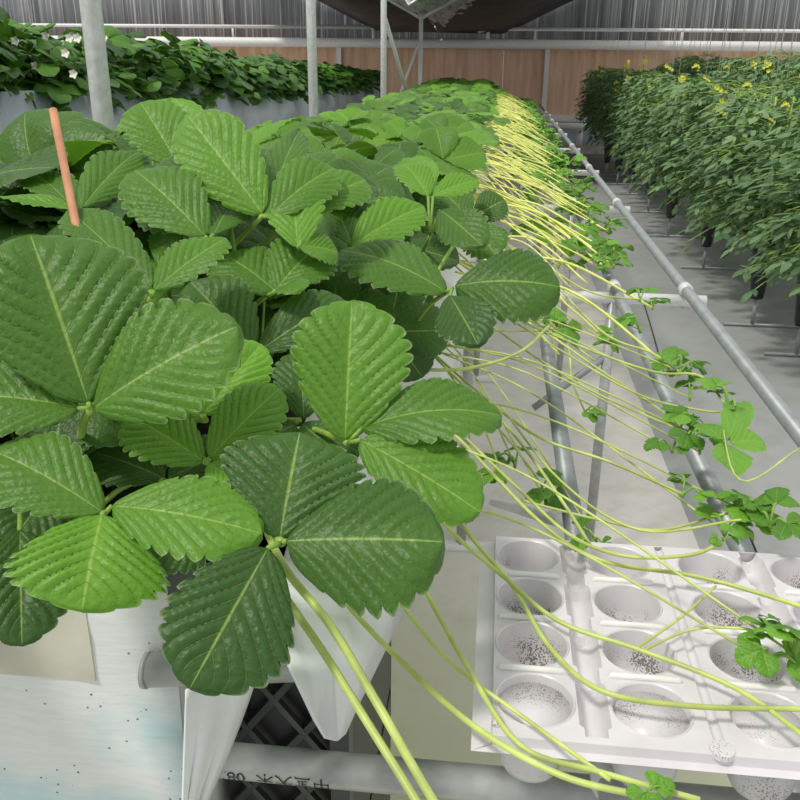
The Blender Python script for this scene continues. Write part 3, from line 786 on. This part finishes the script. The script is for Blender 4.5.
# ------------------------------------------------------------------ runners
def runner(parent, pts, r, mat='runner', ends=None, name='runner'):
    loc = Vector(parent.location); b = MB(); c = curve(pts, 7)
    b.tube(c, r, 7, tint=.8); b.v = [tuple(Vector(v) - c[0]) for v in b.v]
    o = link(name, b.mesh(name, M[mat]), parent)
    inv = Matrix.LocRotScale(parent.location, parent.rotation_euler, parent.scale).inverted()
    o.matrix_parent_inverse = inv; o.location = c[0]
    return o, c
def plantlet(parent, pos, scale=1.0, seed=0, off=None):
    rnd = random.Random(seed); o = link('plantlet', rnd.choice(PL), parent)
    o.location = pos; o.rotation_euler = (rnd.uniform(-.4, .4), rnd.uniform(-.4, .4), rnd.uniform(0, 6.28)); o.scale = (scale,) * 3
    return o
def H(px, py, h): return PZ(px, py, 1.25 - h)
def near_plant(p):
    return min(HEROES, key=lambda q: (Vector(q.location) - p).length)
# hand-laid foreground runners: (pixel, pixel, depth below eye level)
HR = [
 (.0030, 'runner', [(262, 520, .33), (285, 568, .335), (330, 625, .355), (378, 705, .375), (412, 765, .395), (440, 812, .41)], None),
 (.0028, 'runner', [(264, 560, .335), (282, 592, .345), (325, 655, .365), (375, 735, .385), (425, 815, .405)], None),
 (.0022, 'runner', [(320, 560, .35), (348, 605, .39), (405, 665, .41), (475, 727, .405), (560, 775, .405), (645, 797, .405)], 0),
 (.0015, 'runner', [(385, 580, .36), (402, 605, .38), (450, 662, .40), (530, 722, .41), (610, 780, .41)], None),
 (.0019, 'runner', [(415, 570, .36), (428, 596, .37), (468, 668, .395), (520, 745, .405), (600, 772, .41), (700, 800, .41)], None),
 (.0019, 'runner', [(420, 490, .34), (452, 532, .37), (505, 578, .395), (560, 622, .405), (640, 650, .405), (735, 688, .405), (812, 742, .40)], None),
 (.0020, 'runner', [(440, 480, .34), (466, 530, .37), (512, 585, .40), (548, 645, .405), (600, 690, .405), (690, 706, .405), (812, 709, .40)], None),
 (.0019, 'runner', [(440, 420, .34), (475, 455, .36), (540, 522, .39), (600, 560, .40), (700, 577, .40), (800, 606, .395), (830, 620, .39)], None),
 (.0016, 'runner', [(430, 400, .34), (468, 440, .36), (520, 490, .38), (570, 535, .39), (625, 556, .385), (690, 555, .38), (722, 542, .375)], 1),
 (.0018, 'runner', [(415, 335, .34), (450, 372, .36), (510, 430, .39), (560, 498, .41), (590, 545, .41)], 2),
 (.0016, 'runner', [(430, 350, .34), (470, 385, .36), (535, 435, .38), (610, 462, .39), (683, 494, .395)], 3),
 (.0016, 'runner', [(460, 290, .32), (520, 320, .345), (590, 350, .37), (655, 372, .375), (700, 376, .36), (728, 408, .37)], 4),
 (.0015, 'runner', [(470, 300, .33), (540, 330, .35), (600, 370, .38), (660, 410, .40), (690, 440, .40)], 5),
 (.0015, 'runner', [(470, 310, .34), (540, 360, .37), (600, 395, .40), (680, 430, .41)], 6),
 (.0014, 'runner', [(480, 330, .34), (560, 336, .36), (572, 380, .40), (585, 412, .44)], 7),
 (.0013, 'runner', [(440, 360, .35), (480, 420, .40), (500, 470, .45), (505, 480, .47)], 8),
 (.0013, 'runner', [(450, 380, .35), (500, 430, .40), (535, 475, .46), (548, 500, .47)], 9),
 (.0013, 'runner', [(520, 500, .40), (600, 520, .42), (660, 530, .42), (720, 515, .41), (748, 512, .40)], 11),
 (.0013, 'runner', [(500, 405, .36), (560, 480, .40), (640, 530, .41), (740, 520, .40), (770, 526, .40)], 12),
 (.0017, 'runner', [(470, 240, .31), (530, 262, .34), (600, 330, .36), (650, 352, .37), (680, 372, .375)], 13),
 (.0016, 'runner', [(480, 230, .31), (540, 262, .34), (590, 292, .37), (640, 300, .38)], 14),
 (.0022, 'runner', [(415, 370, .34), (470, 368, .34), (520, 352, .34), (550, 325, .35)], 15),
 (.0011, 'runner', [(634, 650, .405), (680, 618, .40), (716, 586, .39)], None),
 (.0011, 'runner', [(640, 652, .405), (690, 630, .40), (735, 628, .39), (758, 632, .39)], 16),
 (.0010, 'runner', [(720, 412, .37), (740, 480, .36), (800, 448, .36)], None),
]
for i, (r, mt, pts, e) in enumerate(HR):
    W = [H(*p) for p in pts]; par = near_plant(W[0])
    o, c = runner(par, W, r, mt)
    if e is None: continue
    sc_ = {0: .55, 1: .5, 2: .55, 3: .9, 4: 1.25, 5: 1.1, 6: 1.0, 7: .85, 8: 1.1, 9: .9, 10: .55, 11: .8, 12: 1.1, 13: 1.15, 14: 1.0, 15: .5, 16: .9}[e]
    plantlet(o, c[-1] - c[0], sc_ * (.62 if e not in (10, 16) else .42), 40 + e)
# one large bright leaf hanging at the runner tip
par = HEROES[4]; tip = H(735, 425, .37)
o, c = runner(par, [H(480, 300, .33), H(560, 350, .36), H(640, 395, .39), H(700, 410, .38), H(726, 412, .37)], .0014)
for (bx, by, tx, ty, w, ti) in ((728, 440, 742, 402, 30, .8), (730, 442, 764, 442, 36, .85), (727, 444, 735, 474, 34, .8), (722, 440, 700, 424, 26, .6)):
    q = MB(); A, B = H(bx, by, .37), H(tx, ty, .372); leaflet(q, A, B - A, Vector((0, -.4, 1)), w / F * .95, nv=5.0, tooth=.2, fold=.12, arch=.08, rs=36, cs=8, tint=ti, seed=bx)
    q.v = [tuple(Vector(v) - c[0]) for v in q.v]; link('leaflet', q.mesh('leaflet', M['leaf_small']), o)
# loose plantlets along the fringe in the foreground hang on thin runners
for (px, py, h, s, sd) in ((640, 330, .40, 1.3, 70), (618, 350, .42, 1.2, 71), (690, 432, .40, 1.2, 72), (672, 450, .41, .9, 73), (700, 452, .42, .8, 74), (690, 375, .39, 1.1, 75), (690, 398, .41, 1.0, 76),
                           (515, 465, .47, 1.1, 77), (540, 490, .47, .9, 78), (772, 525, .42, 1.4, 79), (725, 532, .42, 1.0, 81), (795, 655, .40, 1.1, 82), (765, 660, .405, .9, 83), (596, 540, .5, .9, 84)):
    p = H(px, py, h); a = Vector((-.06, p.y + random.uniform(.1, .3), .90))
    o, c = runner(near_plant(a), [a, a.lerp(p, .4) + Vector((0, 0, .02)), p], .0011)
    plantlet(o, p - c[0], s * .66, sd)

# procedural runners, one thousand strands would be too many: about 300 along the row
rr = random.Random(23)
for t in right_plants:
    y = t.location.y
    if y < 1.25: continue
    n = 4 if y < 1.9 else (6 if y < 2.8 else 8)
    for k in range(n):
        y0 = y + rr.uniform(-.11, .11); a = Vector((rr.uniform(-.12, -.05), y0, .93 + rr.uniform(-.02, .03)))
        xe = rr.uniform(.10, .27) if rr.random() < .8 else rr.uniform(.25, .31)
        dy = -rr.uniform(.10, .55) * xe * 2.4
        e = Vector((xe, y0 + dy, rr.uniform(.775, .84)))
        m1 = a.lerp(e, .22) + Vector((0, 0, rr.uniform(-.01, .035))); m2 = a.lerp(e, .6) + Vector((0, rr.uniform(-.03, .03), rr.uniform(0, .035)))
        if hero_blocks(e, .02): continue
        o, c = runner(t, [a, m1, m2, e], rr.uniform(.0016, .0026), 'runner_sunlit' if y > 1.8 or rr.random() < .5 else 'runner')
        if k % 2 == 0 or xe > .24 or y > 3.5:
            pl = plantlet(o, c[-1] - c[0], rr.uniform(.55, .95) * (1.0 if y < 2.2 else 1.35), rr.randint(0, 9999))

# ================================================================== LEFT ROW
b = MB(); x0, x1 = -2.40, -1.72
b.box((x0, .6, .62), (x1, 12.6, .63))
rows = []
for i in range(61):
    y = .6 + i * .2; dz = -.017 * (y - 3)
    rows.append([(x1 + .02 + .012 * math.sin(y * 9), y, 1.13 + dz), (x1 + .05 + .02 * math.sin(y * 7 + 1), y, .93 + dz), (x1 + .02 + .015 * math.sin(y * 5), y, .80 + dz), (x1 - .05, y, .66 + dz * .4)])
t2 = thing('growing_trough', (-2.0, .6, .4), 'shade-tinted white film trough of the left row behind the poles', 'trough')
b2 = MB(); b2.sheet(rows); b2.obj('side_film', M['film_shaded'], t2, solid=.004)
b.obj('tray', M['film_plain'], t2, smooth=False)
b = MB(); b.sheet([[(x, y, 1.07 - .017 * (y - 3)) for x in (x0, x1 + .02)] for y in (.6, 4, 8, 12.6)]); b.obj('substrate', M['soil'], t2)
for y in (1.5, 3.5, 5.5, 7.5, 9.5, 11.5):
    b = MB(); b.tube([(-1.8, y, 0), (-1.8, y, .7)], .015, 8); b.tube([(-2.3, y, 0), (-2.3, y, .7)], .015, 8); b.obj('leg', M['galv'], t2)
for iy in range(54):
    y = 1.5 + iy * .205
    for x in (-2.2, -1.84):
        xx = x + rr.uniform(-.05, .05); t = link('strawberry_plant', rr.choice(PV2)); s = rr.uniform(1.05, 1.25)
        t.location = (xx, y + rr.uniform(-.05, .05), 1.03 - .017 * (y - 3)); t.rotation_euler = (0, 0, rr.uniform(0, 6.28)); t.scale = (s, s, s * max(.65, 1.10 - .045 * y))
        if x > -2: t.rotation_euler = (Matrix.Rotation(rr.uniform(.1, .4), 3, 'Y') @ Matrix.Rotation(rr.uniform(0, 6.28), 3, 'Z')).to_euler(); t.location.x += .03
        tag(t, 'shade-darkened green strawberry plant in the left row, ' + ('edge nearest the poles' if x > -2 else 'side away from the poles'), 'strawberry plant', 'strawberry plants of the left row, ' + ('near edge' if x > -2 else 'far edge'))
# pale blossoms in the left row
def flower(b, c, r, n=5):
    for k in range(n):
        a = 2 * PI * k / n; d = Vector((math.cos(a), -.5, math.sin(a))).normalized()
        q = c + d * r; s = d.cross(Vector((0, -1, .3))).normalized() * r * .45
        b.add([c, q * .5 + c * .5 + s, q, q * .5 + c * .5 - s], [(0, 1, 2, 3)])
for px, py in ((46, 36), (70, 38), (78, 38), (66, 53), (36, 66), (16, 41), (74, 74), (104, 38)):
    p = PD(px, py, 3.1 + rr.uniform(-.1, .1)); b = MB(); flower(b, Vector((0, 0, 0)), .02)
    o = b.obj('strawberry_blossom', M['petal']); o.location = p
    tag(o, 'tiny pale blossom among the shade-darkened leaves of the left row', 'flower', 'blossoms in the left row')

# ================================================================== TOMATO ROWS
def ovate(b, base, d, n, L, W, tint):
    d = d.normalized(); n = (n - d * n.dot(d)).normalized(); x = d.cross(n)
    pr = [(0, .12), (.25, .9), (.5, 1.0), (.78, .55), (1, .02)]; vs = []; uv = []
    for s, w in pr:
        for t in (-1, 0, 1):
            vs.append(base + d * (L * s) + x * (t * W * .5 * w) + n * ((-.10 * abs(t) * W) - .22 * L * s * s)); uv.append((s, t * .5 + .5))
    b.add(vs, [(i*3+j, i*3+j+1, (i+1)*3+j+1, (i+1)*3+j) for i in range(4) for j in range(2)], uv, tint)
def tomato_meshes(seed):
    rnd = random.Random(seed); b = MB(); st = MB(); fl = MB()
    for k in range(3):
        a = rnd.uniform(0, 6.28); x, y = .05 * math.cos(a), .05 * math.sin(a)
        st.tube(curve([(x * .4, y * .4, .38), (x, y, .7), (x * 2, y * 2, 1.14)], 4), .006, 5)
    for k in range(170):
        z = rnd.uniform(.52, 1.20); a = rnd.uniform(0, 6.28); r0 = .05
        Lr = rnd.uniform(.16, .34) * (1.0 if .5 < z < 1.05 else .8)
        d = Vector((math.cos(a), math.sin(a), rnd.uniform(-.25, .65) if z > .6 else rnd.uniform(-.5, .1))).normalized()
        p0 = Vector((math.cos(a) * r0, math.sin(a) * r0, z)); side = d.cross(Vector((0, 0, 1))).normalized(); ti = rnd.uniform(0, .7) + max(0, z - .9)
        pts = [p0 + d * (Lr * s) - Vector((0, 0, .30 * Lr * s * s)) for s in (0, .35, .7, 1)]
        st.tube(pts, .0022, 3, cap=False)
        for q in range(4):
            s = .3 + q * .22; pp = p0 + d * (Lr * s) - Vector((0, 0, .30 * Lr * s * s))
            for sg in (-1, 1):
                dd = d * rnd.uniform(.1, 1) + side * sg * rnd.uniform(.5, 1) + Vector((0, 0, rnd.uniform(-1.0, .2)))
                l = rnd.uniform(.035, .070) * (1.1 - .15 * abs(q - 1.5)); ovate(b, pp, dd, Vector((rnd.uniform(-1.3, 1.3), rnd.uniform(-1.3, 1.3), 1)), l, l * rnd.uniform(.45, .6), max(0, min(1, ti + rnd.uniform(-.3, .3))))
        l = .07; ovate(b, pts[-1], d - Vector((0, 0, .5)), Vector((0, 0, 1)), l, l * .6, ti)
    return b.mesh('foliage', M['tomato']), st.mesh('stem', M['stem'])
TM = [tomato_meshes(600 + k) for k in range(5)]
def cluster_mesh(seed):
    rnd = random.Random(seed); b = MB()
    for k in range(7): flower(b, Vector((rnd.uniform(-.035, .035), rnd.uniform(-.03, .03), rnd.uniform(-.03, .04))), rnd.uniform(.012, .02), 6)
    return b.mesh('flower_cluster', M['flower'])
FM = [cluster_mesh(k) for k in range(4)]
TXs = (1.44, 2.25)
for rx, x in enumerate(TXs):
    y = 3.5 if rx == 0 else 4.6; k = 0
    while y < 13.4:
        xx = x + rr.uniform(-.05, .05)
        if rx == 0: lab = 'bushy tomato plant in the row along the aisle' + (', in the near half' if y < 8 else ', in the far half')
        else: lab = 'bushy tomato plant in the second row away from the aisle'
        t = thing('tomato_plant', (xx, y, .02), lab, 'tomato plant', 'tomato plants, ' + ('aisle row near half' if rx == 0 and y < 8 else 'aisle row far half' if rx == 0 else 'second row'))
        fm, sm = rr.choice(TM); a = rr.uniform(0, 6.28)
        for nm, me in (('foliage', fm), ('stem', sm)):
            o = link(nm, me, t); o.rotation_euler = (0, 0, a); s = rr.uniform(.92, 1.06); o.scale = (s, s, .89 + .12 * rx + rr.uniform(-.06, .06))
        for q in range(2):
            o = link('flower_cluster', rr.choice(FM), t); an = rr.uniform(2.2, 5.2); o.location = (math.cos(an) * rr.uniform(.12, .30), math.sin(an) * rr.uniform(.1, .3), rr.uniform(.88, 1.22)); s = rr.uniform(.35, .95); o.scale = (s, s, s)
        y += .42; k += 1
    # pots on stakes
feet = [PZ(*q, .01) for q in ((796, 355), (752, 325), (703, 268), (668, 236), (648, 212), (630, 194), (617, 184), (606, 175))]
for k, (TX_, y) in enumerate([(q.x, q.y) for q in feet]):
    t = thing('planter_stand', (TX_, y, 0), ('black tapered planter on a stake under the tomato row, ' + ('nearest the camera' if k == 0 else 'second from the camera' if k == 1 else 'third from the camera')) if k < 3 else 'small distant black tapered planter on a stake under the tomatoes', 'planter', None if k < 3 else 'distant planters under the tomato row')
    b = MB(); b.tube([(TX_, y, .15), (TX_, y, .17), (TX_, y, .44), (TX_, y, .46)], [.030, .034, .060, .062], 14); b.obj('pot', M['black'], t)
    b = MB(); b.tube([(TX_, y, .015), (TX_, y, .16)], .010, 8); b.obj('stake', M['rail'], t)
    b = MB(); b.tube([(TX_ - .14, y, .012), (TX_ + .5, y, .012)], .008, 8); b.obj('floor_rod', M['rail'], t)
# second set of black pots slightly behind
for k, y in enumerate((3.7, 4.75, 5.9, 7.1, 8.3)):
    t = thing('planter_stand', (1.75, y, 0), 'black tapered planter on a stake behind the first line, under the tomatoes', 'planter', 'black planters of the second line')
    b = MB(); b.tube([(1.75, y, .15), (1.75, y, .44)], [.034, .060], 14); b.obj('pot', M['black'], t)
    b = MB(); b.tube([(1.75, y, 0), (1.75, y, .16)], .010, 8); b.obj('stake', M['rail'], t)
tw = MB(); 
y = 3.6
while y < 13.3:
    for x in TXs:
        xx = x + rr.uniform(-.12, .12); b = MB(); b.tube([(0, 0, 0), (rr.uniform(-.05, .05), 0, 2.0)], .0028, 4)
        o = b.obj('support_twine', M['twine']); o.location = (xx, y + rr.uniform(-.1, .1), 1.05)
        tag(o, 'thin white support twine hanging down into the tomato row ' + ('along the aisle' if x < 2 else 'farther right'), 'twine', 'support twines, ' + ('aisle row' if x < 2 else 'second row'))
    y += .42

# ================================================================== LIGHT
w = bpy.data.worlds.new('sky'); sc.world = w; w.use_nodes = True
wn = w.node_tree; bg = wn.nodes['Background']
tc = wn.nodes.new('ShaderNodeTexCoord'); sp = wn.nodes.new('ShaderNodeSeparateXYZ'); rp = wn.nodes.new('ShaderNodeValToRGB')
wn.links.new(tc.outputs['Generated'], sp.inputs[0]); wn.links.new(sp.outputs[2], rp.inputs[0]); wn.links.new(rp.outputs[0], bg.inputs[0])
rp.color_ramp.elements[0].position = 0.0; rp.color_ramp.elements[0].color = (.86, .88, .88, 1)
rp.color_ramp.elements[1].position = .75; rp.color_ramp.elements[1].color = (1, 1, 1, 1)
bg.inputs[1].default_value = 0.75
sun = bpy.data.lights.new('sun', 'SUN'); sun.energy = 2.1; sun.angle = math.radians(8); sun.color = (1, .96, .88)
so = bpy.data.objects.new('sun', sun); COL.objects.link(so)
sd = Vector((.45, .42, -1.0)).normalized(); so.rotation_euler = sd.to_track_quat('-Z', 'Y').to_euler()
vs = sc.view_settings; vs.view_transform = 'Standard'; vs.look = 'None'; vs.exposure = 0.0; vs.gamma = 1.0; vs.use_curve_mapping = False
